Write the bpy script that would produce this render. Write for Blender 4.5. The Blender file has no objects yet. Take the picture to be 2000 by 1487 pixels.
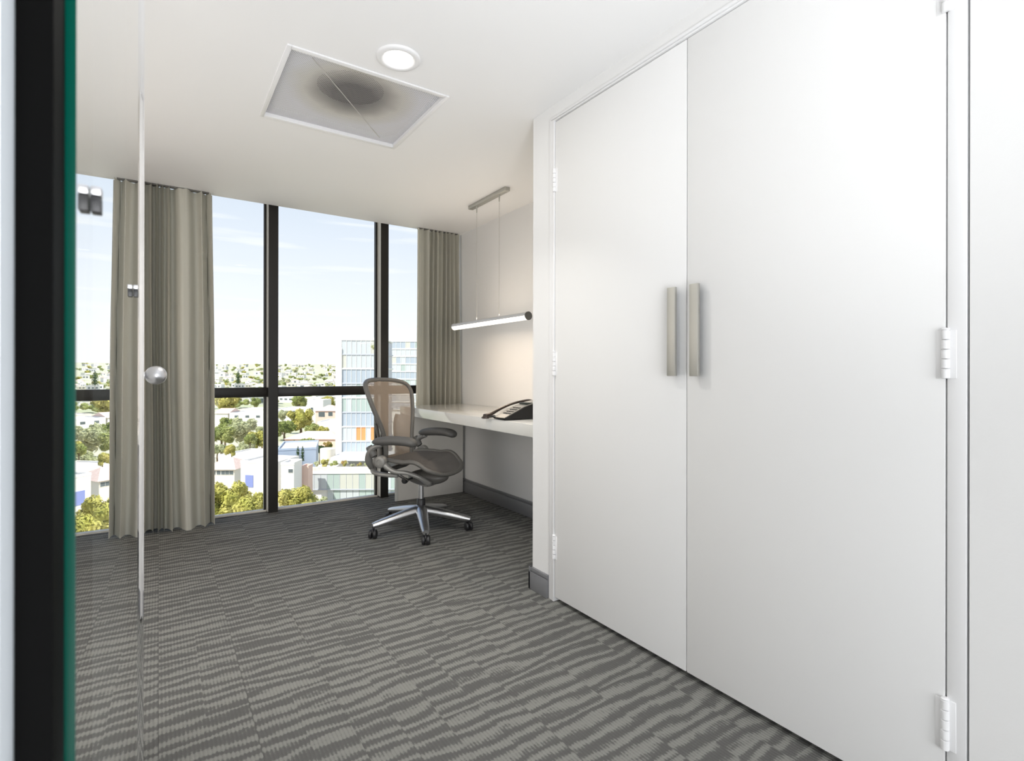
import bpy, bmesh, math, random
from mathutils import Vector, Matrix
R = math.radians
rnd = random.Random(7)
SC = bpy.context.scene
COL = SC.collection

# ------------------------------------------------------------------ camera
CAM_H = 1.10
YAW, ROLL, FPX, PPY = 0.5905, 0.0015, 1028.2, 727.76
FW = Vector((math.sin(YAW), math.cos(YAW), 0))
RT0 = Vector((math.cos(YAW), -math.sin(YAW), 0)); UP0 = Vector((0, 0, 1))
RT = RT0 * math.cos(ROLL) + UP0 * math.sin(ROLL)
UP = UP0 * math.cos(ROLL) - RT0 * math.sin(ROLL)
cd = bpy.data.cameras.new('camera')
cd.sensor_width = 36.0; cd.sensor_fit = 'HORIZONTAL'
cd.lens = FPX * 36.0 / 2000.0
cd.shift_y = (PPY - 743.5) / 2000.0
cd.clip_start = 0.02; cd.clip_end = 12000
cd.dof.use_dof = True; cd.dof.focus_distance = 3.2; cd.dof.aperture_fstop = 10.0
cam = bpy.data.objects.new('camera', cd); COL.objects.link(cam)
cam.matrix_world = Matrix(((RT.x, UP.x, -FW.x, 0), (RT.y, UP.y, -FW.y, 0), (RT.z, UP.z, -FW.z, CAM_H), (0, 0, 0, 1)))
SC.camera = cam

# ------------------------------------------------------------------ world, sun, lamps, exposure
SC.view_settings.view_transform = 'Standard'
SC.view_settings.look = 'None'
SC.view_settings.exposure = 0.0
SC.view_settings.gamma = 1.0
SC.view_settings.use_curve_mapping = False
SC.cycles.use_denoising = True
SC.cycles.max_bounces = 10; SC.cycles.diffuse_bounces = 6; SC.cycles.glossy_bounces = 5
SC.cycles.transparent_max_bounces = 16
SC.cycles.sample_clamp_indirect = 6.0
SC.cycles.caustics_reflective = False; SC.cycles.caustics_refractive = False

w = bpy.data.worlds.new('sky'); SC.world = w; w.use_nodes = True
nt = w.node_tree; nt.nodes.clear()
def wn(t, **k):
    n = nt.nodes.new(t)
    for a, b in k.items(): setattr(n, a, b)
    return n
tc = wn('ShaderNodeTexCoord'); sx = wn('ShaderNodeSeparateXYZ')
nt.links.new(tc.outputs['Generated'], sx.inputs[0])
rp = wn('ShaderNodeValToRGB')
e = rp.color_ramp.elements
e[0].position = 0.0; e[0].color = (1.0, 1.0, 1.0, 1)
e[1].position = 1.0; e[1].color = (0.20, 0.38, 0.78, 1)
for pos, c in ((0.06, (0.98, 0.99, 1.02)), (0.16, (0.86, 0.90, 0.98)), (0.30, (0.70, 0.775, 0.90)), (0.55, (0.38, 0.56, 0.92))):
    x = rp.color_ramp.elements.new(pos); x.color = (*c, 1)
nt.links.new(sx.outputs['Z'], rp.inputs[0])
mp = wn('ShaderNodeMapping'); mp.inputs['Scale'].default_value = (2.0, 2.0, 26.0)
nt.links.new(tc.outputs['Generated'], mp.inputs['Vector'])
nz = wn('ShaderNodeTexNoise'); nz.inputs['Scale'].default_value = 1.6; nz.inputs['Detail'].default_value = 5
nt.links.new(mp.outputs[0], nz.inputs['Vector'])
cr = wn('ShaderNodeValToRGB'); cr.color_ramp.elements[0].position = 0.55; cr.color_ramp.elements[1].position = 0.78
nt.links.new(nz.outputs[0], cr.inputs[0])
mx = wn('ShaderNodeMixRGB'); mx.inputs[2].default_value = (1.0, 1.0, 1.0, 1)
nt.links.new(cr.outputs[0], mx.inputs[0]); nt.links.new(rp.outputs[0], mx.inputs[1])
bg = wn('ShaderNodeBackground'); bg.inputs['Strength'].default_value = 1.12
nt.links.new(mx.outputs[0], bg.inputs['Color'])
out = wn('ShaderNodeOutputWorld'); nt.links.new(bg.outputs[0], out.inputs['Surface'])

def light(name, kind, loc, energy, color=(1, 1, 1), target=None, **k):
    d = bpy.data.lights.new(name, kind); d.energy = energy; d.color = color
    for a, b in k.items(): setattr(d, a, b)
    o = bpy.data.objects.new(name, d); COL.objects.link(o); o.location = loc
    if target is not None:
        o.rotation_euler = (Vector(target) - Vector(loc)).to_track_quat('-Z', 'Y').to_euler()
    return o
# sun from the far left, a little behind the window wall, so that it never enters the room
sb, se = R(-106), R(52)
sd = Vector((math.sin(sb) * math.cos(se), math.cos(sb) * math.cos(se), math.sin(se)))
so = light('sun', 'SUN', (0, 0, 60), 8.0, (1.0, 0.95, 0.86), Vector((0, 0, 60)) - sd, angle=R(0.6))
# fill lights added behind the camera to brighten the room
light('fill_back', 'AREA', (0.3, -2.1, 0.9), 68, (0.97, 0.985, 1.0), (0.6, 0, 0.85), shape='RECTANGLE', size=1.8, size_y=1.8)
light('fill_up', 'AREA', (0.2, -0.6, 0.5), 9.4, (0.96, 0.98, 1.0), (0.7, 0.8, 2.39), shape='DISK', size=0.6, spread=1.4)
# added fill lights in the left part of the room, hidden by the glass door
light('fill_left', 'AREA', (-0.95, 2.2, 1.2), 17, (1, 0.97, 0.93), (1, 2.2, 1.2), shape='RECTANGLE', size=2.4, size_y=1.8)
light('fill_left_point', 'POINT', (-0.6, 3.3, 1.3), 8, (1, 0.83, 0.69), shadow_soft_size=0.25)

# ------------------------------------------------------------------ helpers
def mat(name, color, rough=0.5, metal=0.0, spec=0.5, bump=None, var=None, emit=None, trans=0.0, coat=0.0):
    m = bpy.data.materials.new(name); m.use_nodes = True
    n = m.node_tree; b = n.nodes['Principled BSDF']
    b.inputs['Base Color'].default_value = (*color, 1)
    b.inputs['Roughness'].default_value = rough; b.inputs['Metallic'].default_value = metal
    b.inputs['Specular IOR Level'].default_value = spec
    if coat: b.inputs['Coat Weight'].default_value = coat
    if emit:
        b.inputs['Emission Color'].default_value = (*emit[0], 1); b.inputs['Emission Strength'].default_value = emit[1]
    tcn = None
    if bump or var:
        tcn = n.nodes.new('ShaderNodeTexCoord')
    if bump:   # scale, strength, distance
        z = n.nodes.new('ShaderNodeTexNoise'); z.inputs['Scale'].default_value = bump[0]; z.inputs['Detail'].default_value = 4
        n.links.new(tcn.outputs['Object'], z.inputs['Vector'])
        bb = n.nodes.new('ShaderNodeBump'); bb.inputs['Strength'].default_value = bump[1]; bb.inputs['Distance'].default_value = bump[2]
        n.links.new(z.outputs[0], bb.inputs['Height']); n.links.new(bb.outputs[0], b.inputs['Normal'])
    if var:    # scale, second colour
        z = n.nodes.new('ShaderNodeTexNoise'); z.inputs['Scale'].default_value = var[0]; z.inputs['Detail'].default_value = 3
        n.links.new(tcn.outputs['Object'], z.inputs['Vector'])
        rr = n.nodes.new('ShaderNodeValToRGB')
        rr.color_ramp.elements[0].position = 0.35; rr.color_ramp.elements[0].color = (*color, 1)
        rr.color_ramp.elements[1].position = 0.65; rr.color_ramp.elements[1].color = (*var[1], 1)
        n.links.new(z.outputs[0], rr.inputs[0]); n.links.new(rr.outputs[0], b.inputs['Base Color'])
    if trans:
        o = n.nodes['Material Output']; t = n.nodes.new('ShaderNodeBsdfTransparent'); mxs = n.nodes.new('ShaderNodeMixShader')
        mxs.inputs[0].default_value = trans
        n.links.new(b.outputs[0], mxs.inputs[1]); n.links.new(t.outputs[0], mxs.inputs[2]); n.links.new(mxs.outputs[0], o.inputs['Surface'])
    return m

def glassmat(name, tint, power=1.0, ior=1.45):
    m = bpy.data.materials.new(name); m.use_nodes = True
    n = m.node_tree; n.nodes.clear()
    f = n.nodes.new('ShaderNodeFresnel'); f.inputs['IOR'].default_value = ior
    pw = n.nodes.new('ShaderNodeMath'); pw.operation = 'POWER'; pw.inputs[1].default_value = power
    n.links.new(f.outputs[0], pw.inputs[0])
    t = n.nodes.new('ShaderNodeBsdfTransparent'); t.inputs[0].default_value = (*tint, 1)
    g = n.nodes.new('ShaderNodeBsdfGlossy'); g.inputs['Roughness'].default_value = 0.0; g.inputs['Color'].default_value = (1, 1, 1, 1)
    s = n.nodes.new('ShaderNodeMixShader'); o = n.nodes.new('ShaderNodeOutputMaterial')
    n.links.new(pw.outputs[0], s.inputs[0]); n.links.new(t.outputs[0], s.inputs[1]); n.links.new(g.outputs[0], s.inputs[2])
    n.links.new(s.outputs[0], o.inputs['Surface'])
    return m

def link_mesh(name, bm, m=None, parent=None, smooth=None):
    me = bpy.data.meshes.new(name); bmesh.ops.recalc_face_normals(bm, faces=bm.faces[:]); bm.to_mesh(me); bm.free()
    if m is not None:
        for q in (m if isinstance(m, (list, tuple)) else [m]): me.materials.append(q)
    if smooth is not None:
        for p in me.polygons: p.use_smooth = True
        if smooth < 3.1:
            me.set_sharp_from_angle(angle=smooth)
    o = bpy.data.objects.new(name, me); COL.objects.link(o)
    if parent is not None: o.parent = parent
    return o

def tag(o, label, cat, group=None, kind=None):
    o['label'] = label; o['category'] = cat
    if group: o['group'] = group
    if kind: o['kind'] = kind
    return o

def empty(name, loc=(0, 0, 0), rz=0.0):
    o = bpy.data.objects.new(name, None); o.empty_display_size = 0.1; COL.objects.link(o)
    o.location = loc; o.rotation_euler = (0, 0, rz); return o

def struct(o, label=None):
    o['kind'] = 'structure'
    if label: o['label'] = label
    return o

def abox(bm, a, b, bevel=0.0, seg=2, mi=0):
    x0, y0, z0 = [min(p, q) for p, q in zip(a, b)]; x1, y1, z1 = [max(p, q) for p, q in zip(a, b)]
    t = bmesh.new()
    v = [t.verts.new(p) for p in ((x0,y0,z0),(x1,y0,z0),(x1,y1,z0),(x0,y1,z0),(x0,y0,z1),(x1,y0,z1),(x1,y1,z1),(x0,y1,z1))]
    for f in ((3,2,1,0),(4,5,6,7),(0,1,5,4),(1,2,6,5),(2,3,7,6),(3,0,4,7)): t.faces.new([v[i] for i in f])
    if bevel: bmesh.ops.bevel(t, geom=t.edges[:], offset=bevel, segments=seg, affect='EDGES', profile=0.5)
    for f in t.faces: f.material_index = mi
    tmp = bpy.data.meshes.new('tmp'); t.to_mesh(tmp); t.free(); bm.from_mesh(tmp); bpy.data.meshes.remove(tmp)

def box(name, a, b, m, parent=None, bevel=0.0, seg=2):
    bm = bmesh.new(); abox(bm, a, b, bevel, seg)
    return link_mesh(name, bm, m, parent, 0.6 if bevel else None)

def frame_at(t, up=Vector((0, 0, 1))):
    t = t.normalized()
    if abs(t.dot(up)) > 0.97: up = Vector((0, 1, 0))
    n = t.cross(up).normalized(); b = n.cross(t).normalized()
    return n, b

def tube(bm, pts, rad, sides=10, closed=False, flat=1.0, caps=True, up=Vector((0, 0, 1))):
    """sweep an ellipse (radius, radius*flat) along points"""
    pts = [Vector(p) for p in pts]; n = len(pts); rings = []
    rr = rad if isinstance(rad, (list, tuple)) else [rad] * n
    for i, p in enumerate(pts):
        if closed: t = pts[(i + 1) % n] - pts[i - 1]
        else: t = pts[min(i + 1, n - 1)] - pts[max(i - 1, 0)]
        a, b = frame_at(t, up)
        rings.append([bm.verts.new(p + a * rr[i] * math.cos(k * 2 * math.pi / sides) + b * rr[i] * flat * math.sin(k * 2 * math.pi / sides)) for k in range(sides)])
    for i in range(n if closed else n - 1):
        A, B = rings[i], rings[(i + 1) % n]
        for k in range(sides): bm.faces.new((A[k], A[(k + 1) % sides], B[(k + 1) % sides], B[k]))
    if caps and not closed:
        bm.faces.new(rings[0]); bm.faces.new(rings[-1])

def smooth_path(pts, n=6):
    """Catmull-Rom through points"""
    P = [Vector(p) for p in pts]; P = [P[0] * 2 - P[1]] + P + [P[-1] * 2 - P[-2]]; o = []
    for i in range(1, len(P) - 2):
        for k in range(n):
            t = k / n
            o.append(0.5 * ((2 * P[i]) + (P[i+1] - P[i-1]) * t + (2*P[i-1] - 5*P[i] + 4*P[i+1] - P[i+2]) * t*t + (3*P[i] - P[i-1] - 3*P[i+1] + P[i+2]) * t**3))
    o.append(P[-2]); return o

def lathe(bm, prof, seg=32, M=None, mi=0, closed=False):
    rings = []
    for r, z in prof:
        if r < 1e-6: rings.append([bm.verts.new((0, 0, z))])
        else: rings.append([bm.verts.new((r * math.cos(2*math.pi*k/seg), r * math.sin(2*math.pi*k/seg), z)) for k in range(seg)])
    fs = []
    for A, B in zip(rings[:-1], rings[1:]):
        for k in range(seg):
            k2 = (k + 1) % seg
            if len(A) == 1 and len(B) == 1: continue
            if len(A) == 1: fs.append(bm.faces.new((A[0], B[k], B[k2])))
            elif len(B) == 1: fs.append(bm.faces.new((A[k], A[k2], B[0])))
            else: fs.append(bm.faces.new((A[k], A[k2], B[k2], B[k])))
    for f in fs: f.material_index = mi
    if M is not None:
        vs = [v for r in rings for v in r]
        bmesh.ops.transform(bm, matrix=M, verts=vs)

def grid(bm, nu, nv, fn):
    V = [[bm.verts.new(fn(i / nu, j / nv)) for i in range(nu + 1)] for j in range(nv + 1)]
    for j in range(nv):
        for i in range(nu): bm.faces.new((V[j][i], V[j][i+1], V[j+1][i+1], V[j+1][i]))

def prism(bm, poly, z0, z1):
    a = [bm.verts.new((x, y, z0)) for x, y in poly]; b = [bm.verts.new((x, y, z1)) for x, y in poly]
    bm.faces.new(a[::-1]); bm.faces.new(b)
    n = len(poly)
    for i in range(n): bm.faces.new((a[i], a[(i+1) % n], b[(i+1) % n], b[i]))

# ------------------------------------------------------------------ materials (room)
M_wall = mat('wall_paint', (0.80, 0.80, 0.80), 0.55, bump=(55, 0.12, 0.004))
M_ceil = mat('ceiling_paint', (0.88, 0.88, 0.885), 0.7)
M_door = mat('door_lacquer', (0.82, 0.82, 0.82), 0.55, spec=0.3)
M_trim = mat('white_gloss_trim', (0.82, 0.82, 0.83), 0.35)
M_dark = mat('closet_inside', (0.05, 0.05, 0.05), 0.9)
M_base = mat('grey_baseboard', (0.19, 0.192, 0.202), 0.32)
M_black = mat('bronze_black_aluminium', (0.014, 0.012, 0.010), 0.4, spec=0.3)
M_side = mat('sky_lit_side_and_sill', (0.66, 0.63, 0.56), 0.4)  # pale tone stands for sky light on mullion sides; the sill shares it
M_pane = glassmat('window_glass', (0.97, 0.985, 0.98), 1.0, 1.2)
M_doorglass = glassmat('reflective_door_glass', (0.85, 0.93, 0.89), 0.10)
M_green = mat('green_glass_edge', (0.0, 0.050, 0.034), 0.12, spec=0.6)
M_mirror = mat('polished_edge', (0.95, 0.95, 0.96), 0.02, metal=1.0)
M_steel = mat('brushed_nickel', (0.52, 0.515, 0.48), 0.5, metal=1.0)
M_chrome = mat('satin_chrome', (0.62, 0.62, 0.64), 0.32, metal=1.0)
M_alu = mat('polished_aluminium', (0.62, 0.62, 0.63), 0.34, metal=1.0)
M_rubber = mat('black_plastic', (0.02, 0.02, 0.022), 0.4)
M_desk = mat('white_gloss_worktop', (0.80, 0.80, 0.77), 0.10, spec=0.6, coat=0.3)
M_panel = mat('white_laminate', (0.74, 0.72, 0.68), 0.4)
M_frame = mat('graphite_frame', (0.125, 0.12, 0.11), 0.42)
M_pad = mat('grey_arm_pad', (0.105, 0.103, 0.098), 0.55)
M_grey = mat('titanium_plastic', (0.27, 0.265, 0.25), 0.36, metal=0.25)
M_backmesh = mat('tan_mesh', (0.36, 0.295, 0.235), 0.8, spec=0.08, trans=0.24, bump=(700, 0.3, 0.001))
M_seatmesh = mat('dark_seat_mesh', (0.12, 0.112, 0.105), 0.75, spec=.15, trans=0.05, bump=(700, 0.3, 0.001))
M_tube = mat('glowing_tube', (1, 1, 1), 0.4, emit=((1.0, 0.89, 0.74), 2.6))
M_disc = mat('glowing_diffuser', (1, 1, 1), 0.4, emit=((1.0, 0.97, 0.90), 6.0))
M_phone = mat('black_phone', (0.014, 0.014, 0.015), 0.32)
M_handset = mat('brown_black_handset', (0.045, 0.03, 0.024), 0.25)
M_duct = mat('galvanised_box', (0.42, 0.42, 0.44), 0.5)
M_ductdark = mat('dark_duct', (0.10, 0.095, 0.095), 0.8)

def curtain_mat():
    m = mat('curtain_fabric', (0.54, 0.53, 0.47), 0.85, spec=0.15, bump=(240, 0.15, 0.002))
    n = m.node_tree; b = n.nodes['Principled BSDF']; o = n.nodes['Material Output']
    t = n.nodes.new('ShaderNodeBsdfTranslucent'); t.inputs[0].default_value = (0.45, 0.41, 0.33, 1)
    s = n.nodes.new('ShaderNodeMixShader'); s.inputs[0].default_value = 0.12
    n.links.new(b.outputs[0], s.inputs[1]); n.links.new(t.outputs[0], s.inputs[2]); n.links.new(s.outputs[0], o.inputs['Surface'])
    return m
M_curtain = curtain_mat()

def carpet_mat():
    m = bpy.data.materials.new('striped_carpet'); m.use_nodes = True
    n = m.node_tree; b = n.nodes['Principled BSDF']; L = n.links.new
    b.inputs['Roughness'].default_value = 0.95; b.inputs['Specular IOR Level'].default_value = 0.1
    def N(t, **k):
        q = n.nodes.new(t)
        for a, c in k.items(): setattr(q, a, c)
        return q
    def math_(op, a, c=None):
        q = N('ShaderNodeMath', operation=op)
        for i, s in enumerate((a, c)):
            if s is None: continue
            if isinstance(s, (int, float)): q.inputs[i].default_value = s
            else: L(s, q.inputs[i])
        return q.outputs[0]
    g = N('ShaderNodeNewGeometry'); oi = N('ShaderNodeObjectInfo'); sp = N('ShaderNodeSeparateXYZ'); L(g.outputs['Position'], sp.inputs[0])
    off = math_('MULTIPLY', oi.outputs['Random'], 37.0)
    cb = N('ShaderNodeCombineXYZ')
    L(math_('ADD', math_('MULTIPLY', sp.outputs['X'], 3.2), off), cb.inputs[0]); L(math_('MULTIPLY', sp.outputs['Y'], 13.0), cb.inputs[1]); L(off, cb.inputs[2])
    n1 = N('ShaderNodeTexNoise'); n1.inputs['Scale'].default_value = 1.0; n1.inputs['Detail'].default_value = 2.5; L(cb.outputs[0], n1.inputs['Vector'])
    cb2 = N('ShaderNodeCombineXYZ')
    L(math_('MULTIPLY', math_('SNAP', sp.outputs['X'], 0.0055), 55.0), cb2.inputs[0]); L(math_('MULTIPLY', sp.outputs['Y'], 60.0), cb2.inputs[1])
    n2 = N('ShaderNodeTexNoise'); n2.inputs['Scale'].default_value = 1.0; n2.inputs['Detail'].default_value = 2; L(cb2.outputs[0], n2.inputs['Vector'])
    ph = math_('ADD', math_('ADD', math_('MULTIPLY', sp.outputs['Y'], 2 * math.pi / 0.058), math_('MULTIPLY', n1.outputs[0], 11.0)),
               math_('ADD', math_('MULTIPLY', oi.outputs['Random'], 411.0), math_('MULTIPLY', n2.outputs[0], 2.6)))
    wnz = N('ShaderNodeTexWhiteNoise'); wnz.noise_dimensions = '2D'; cb3 = N('ShaderNodeCombineXYZ')
    L(math_('FLOOR', math_('MULTIPLY', sp.outputs['X'], 8.0)), cb3.inputs[0]); L(math_('FLOOR', math_('MULTIPLY', sp.outputs['Y'], 3.1)), cb3.inputs[1]); L(cb3.outputs[0], wnz.inputs['Vector'])
    ph = math_('ADD', ph, math_('MULTIPLY', wnz.outputs['Value'], 2.6))
    sn = math_('SINE', ph)
    ribs = math_('SINE', math_('MULTIPLY', sp.outputs['X'], 2 * math.pi / 0.011))
    n3 = N('ShaderNodeTexNoise'); n3.inputs['Scale'].default_value = 320.0; n3.inputs['Detail'].default_value = 1; L(g.outputs['Position'], n3.inputs['Vector'])
    v = math_('ADD', sn, math_('ADD', math_('MULTIPLY', ribs, 0.42), math_('MULTIPLY', math_('SUBTRACT', n3.outputs[0], 0.5), 1.3)))
    rmp = N('ShaderNodeValToRGB'); el = rmp.color_ramp.elements
    el[0].position = 0.22; el[0].color = (0.110, 0.109, 0.105, 1); el[1].position = 0.80; el[1].color = (0.228, 0.228, 0.212, 1)
    q = el.new(0.47); q.color = (0.128, 0.127, 0.122, 1); q = el.new(0.58); q.color = (0.182, 0.181, 0.170, 1)
    L(math_('ADD', math_('MULTIPLY', v, 0.33), 0.5), rmp.inputs[0])
    L(rmp.outputs[0], b.inputs['Base Color'])
    bu = N('ShaderNodeBump'); bu.inputs['Strength'].default_value = 0.35; bu.inputs['Distance'].default_value = 0.003
    L(v, bu.inputs['Height']); L(bu.outputs[0], b.inputs['Normal'])
    return m
M_carpet = carpet_mat()

# ------------------------------------------------------------------ room shell
XL, XC, XR = -1.00, 1.581, 2.345          # left wall, closet wall plane, desk wall plane
YB, YF = -2.20, 4.53                      # corridor wall, window plane
YCORN = 2.167                             # corner of the closet block
ZC = 2.39
YPOCK = 4.41
# floor : sub-floor with carpet planks as pieces
fl = struct(box('floor', (XL - .1, YB - .1, -0.20), (XR + .1, YF + 0.12, -0.006), M_base), 'grey striped carpet plank floor')
bm = bmesh.new(); abox(bm, (0, 0, -0.0059), (0.2494, 0.9994, 0.0))
proto = link_mesh('carpet_tile', bm, M_carpet, fl)
tile_me = proto.data; first = True
x = XL; i = 0
while x < XR - 0.01:
    y = YB + (0.0, 0.37, 0.71, 0.19, 0.55)[i % 5] - 1.0
    while y < YF:
        y0, y1 = max(y, YB), min(y + 1.0, YF + 0.02); x1 = min(x + .25, XR)
        if x + 0.02 > XC and y1 < YCORN: y += 1.0; continue
        if y1 - y0 > 0.02:
            if first: o = proto; first = False
            else: o = proto.copy(); COL.objects.link(o)
            o.location = (x, y0, 0); o.scale = ((x1 - x) / .25, (y1 - y0) / 1.0, 1)
        y += 1.0
    x += .25; i += 1
# ceiling with a square hole for the air diffuser
VX0, VX1, VY0, VY1 = 0.432, 1.108, 2.226, 2.880
bm = bmesh.new()
for a, b in (((XL-.1, YB-.1), (VX0, YPOCK)), ((VX1, YB-.1), (XR+.1, YPOCK)), ((VX0, YB-.1), (VX1, VY0)), ((VX0, VY1), (VX1, YPOCK))):
    abox(bm, (a[0], a[1], ZC), (b[0], b[1], ZC + 0.16))
abox(bm, (XL-.1, YPOCK, ZC + 0.13), (XR+.1, YF + 0.12, ZC + 0.29))
abox(bm, (VX0 - .02, VY0 - .02, ZC + .22), (VX1 + .02, VY1 + .02, ZC + .24))
for a, b in (((VX0-.03, VY0-.03), (VX0, VY1+.03)), ((VX1, VY0-.03), (VX1+.03, VY1+.03)), ((VX0, VY0-.03), (VX1, VY0)), ((VX0, VY1), (VX1, VY1+.03))):
    abox(bm, (a[0], a[1], ZC+.15), (b[0], b[1], ZC+.24))
struct(link_mesh('ceiling', bm, M_ceil), 'white painted ceiling')
# walls
box('wall_left', (XL - .1, YB - .1, -.2), (XL, YF + .12, ZC + .2), M_wall)['kind'] = 'structure'
box('wall_back', (XL - .1, YB - .1, -.2), (XC + .2, YB, ZC + .2), M_wall)['kind'] = 'structure'
struct(box('wall_right', (XR, YCORN - .2, -.2), (XR + .1, YF + .12, ZC + .2), M_wall), 'white alcove wall behind the desk')
DY0, DY1, DYM, DZ = 0.4745, 1.9845, 1.2255, 2.303       # closet opening, meeting line, head height
bm = bmesh.new()
abox(bm, (XC, YCORN - .13, 0), (XR + .02, YCORN, ZC + .01))                     # stub beside the alcove
abox(bm, (XC, DY1 + .041, 0), (XC + .12, YCORN - .13, ZC + .01))
abox(bm, (XC, DY0 - .0462, DZ + .022), (XC + .12, DY1 + .041, ZC + .01))
abox(bm, (XC, YB, 0), (XC + .12, DY0 - .0462, ZC + .01))
abox(bm, (XC + .018, DY0 - .0462, 0), (XC + .12, DY0 - .040, DZ + .022))
struct(link_mesh('wall_closet', bm, M_wall), 'white closet wall')
box('wall_closet_inside', (XC + .10, DY0 - .05, 0), (XC + .14, DY1 + .05, ZC), M_dark)['kind'] = 'structure'
# closet jamb frame
bm = bmesh.new()
abox(bm, (XC - .007, DY1 + .0035, 0.0), (XC + .09, DY1 + .018, DZ + .010), .0015)
abox(bm, (XC - .0035, DY1 + .0205, 0.0), (XC + .09, DY1 + .046, DZ + .026), .001)
abox(bm, (XC - .001, DY0 - .041, 0.0), (XC + .09, DY0 - .0035, DZ + .026), .002)
abox(bm, (XC - .005, DY0 - .02, DZ + .006), (XC + .09, DY1 + .02, DZ + .014), .0015)
abox(bm, (XC - .009, DY0 - .03, DZ + .0155), (XC + .09, DY1 + .03, DZ + .027), .0015)
struct(link_mesh('trim_1', bm, M_trim, None, 0.6), 'white jamb frame around the closet doors')
# baseboards, each with a stepped top
def baseboard(name, segs, h=0.112):
    bm = bmesh.new()
    for (x0, y0, x1, y1, nx, ny) in segs:
        for z0, z1, t in ((0, h * .80, .016), (h * .80, h * .835, .009), (h * .835, h, .013)):
            abox(bm, (min(x0, x0 + nx*t), min(y0, y0 + ny*t), z0), (max(x1, x1 + nx*t), max(y1, y1 + ny*t), z1), (.003 if z0 == 0 else .0012) if z0 != h*.8 else 0)
    return struct(link_mesh(name, bm, M_base, None, .6))
baseboard('baseboard_right', [(XR, YCORN, XR, YPOCK, -1, 0)], .122)
baseboard('baseboard_closet', [(XC, DY1 + .047, XC, YCORN + .016, -1, 0), (XC - .016, YCORN, XC + .7, YCORN, 0, 1)])
baseboard('baseboard_left', [(XL, YB, XL, YF, 1, 0)])
# window wall: one curtain-wall frame, mullions, transoms and panes as pieces
win = struct(empty('window_1', (0, 0, 0)), 'floor to ceiling window with black mullions')
MUL = [-0.958, -0.055, 0.740, 1.642]
edges = [XL] + MUL + [XR]
ZT0, ZT1 = 0.905, 0.980
for mxx in MUL:
    bm = bmesh.new()
    abox(bm, (mxx - .034, YF - .072, 0), (mxx + .037, YF + .05, ZC + .13), .002)
    abox(bm, (mxx - .052, YF + .012, 0), (mxx + .052, YF + .05, ZC + .13))
    mu = link_mesh('mullion', bm, M_black, win)
    for za, zb in ((0.012, ZT0), (ZT1, ZC + .12)):
        bd = box('sky_lit_side', (mxx - .0365, YF - .070, za), (mxx - .0335, YF + .012, zb), M_side, mu)  # pale strip imitates sky light on the mullion's side face
for a, b in zip(edges[:-1], edges[1:]):
    box('transom', (a + .03, YF - .028, ZT0), (b - .03, YF + .05, ZT1), M_black, win, .002)
    box('pane', (a, YF + .028, 0.0), (b, YF + .034, ZT0 + .02), M_pane, win)
    box('pane', (a, YF + .028, ZT1 - .02), (b, YF + .034, ZC + .13), M_pane, win)
box('sill', (XL, YF + .004, -.002), (XR, YF + .05, .012), M_side, win)

# ------------------------------------------------------------------ closet doors
def bar_handle(parent, yc, z0, z1):
    bm = bmesh.new()
    abox(bm, (XC - .030, yc - .018, z0), (XC - .017, yc + .018, z1), .0015)
    h = link_mesh('handle', bm, M_steel, parent, .6); h['label'] = 'flat brushed nickel bar handle'
    for z in (z0 + .04, z1 - .04):
        b2 = bmesh.new(); lathe(b2, [(0, 0), (.006, 0), (.006, .020), (0, .020)], 12, Matrix.Translation((XC - .0185, yc, z)) @ Matrix.Rotation(R(90), 4, 'Y'))
        link_mesh('post', b2, M_steel, h, .6)
def hinge(parent, y, z0, z1, px=0.006):
    bm = bmesh.new(); L = z1 - z0; r = .0085
    for k in range(5):
        a = z0 + L * k / 5 + (.0012 if k else 0); b = z0 + L * (k + 1) / 5
        lathe(bm, [(0, a), (r * .8, a), (r, a + .0012), (r, b - .0012), (r * .8, b), (0, b)], 14, Matrix.Translation((XC - px, y, 0)))
    lathe(bm, [(0, z1 - .001), (.007, z1), (.009, z1 + .003), (.006, z1 + .006), (0, z1 + .007)], 14, Matrix.Translation((XC - px, y, 0)))
    abox(bm, (XC - .003, y - .020, z0), (XC + .001, y + .020, z1), .0008)
    h = link_mesh('hinge', bm, M_trim, parent, .6); h['label'] = 'white painted butt hinge'
    b2 = bmesh.new()
    for k in range(4):
        zz = z0 + L * (.18 + .21 * k)
        lathe(b2, [(0, -.0093), (.0016, -.0093), (.0016, -.006)], 8, Matrix.Translation((XC - px - .0002, y, zz)) @ Matrix.Rotation(R(-90 + 40), 4, 'Z') @ Matrix.Rotation(R(90), 4, 'X'))
    link_mesh('screw', b2, M_dark, h)['kind'] = 'stuff'
d1 = box('door_1', (XC - .002, DYM + .0022, .022), (XC + .034, DY1, DZ), M_door, None, .0012)
struct(d1, 'white flush closet door leaf nearer the desk')
d2 = box('door_2', (XC - .002, DY0, .022), (XC + .034, DYM - .0022, DZ), M_door, None, .0012)
struct(d2, 'white flush closet door leaf nearer the viewer')
bar_handle(d1, 1.274, 1.088, 1.412); bar_handle(d2, 1.176, 1.088, 1.412)
for za, zb in ((1.967, 2.077), (1.085, 1.197), (.204, .315)): hinge(d1, DY1 + .003, za, zb)
for za, zb in ((1.972, 2.085), (1.087, 1.203), (.192, .312)): hinge(d2, DY0 - .002, za, zb)

# ------------------------------------------------------------------ glass door at the left, partition end and black jamb
TH = R(0.9)
gd = Vector((math.sin(TH), math.cos(TH), 0)); gn = Vector((math.cos(TH), -math.sin(TH), 0))
GF = Vector((-0.0227, 0.957, 0)); GL = 0.637
GN = GF - gd * GL
g = struct(empty('door_3', (GN.x, GN.y, 0), -TH), 'frameless glass door leaf standing open, reflecting the window and curtain')
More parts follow.
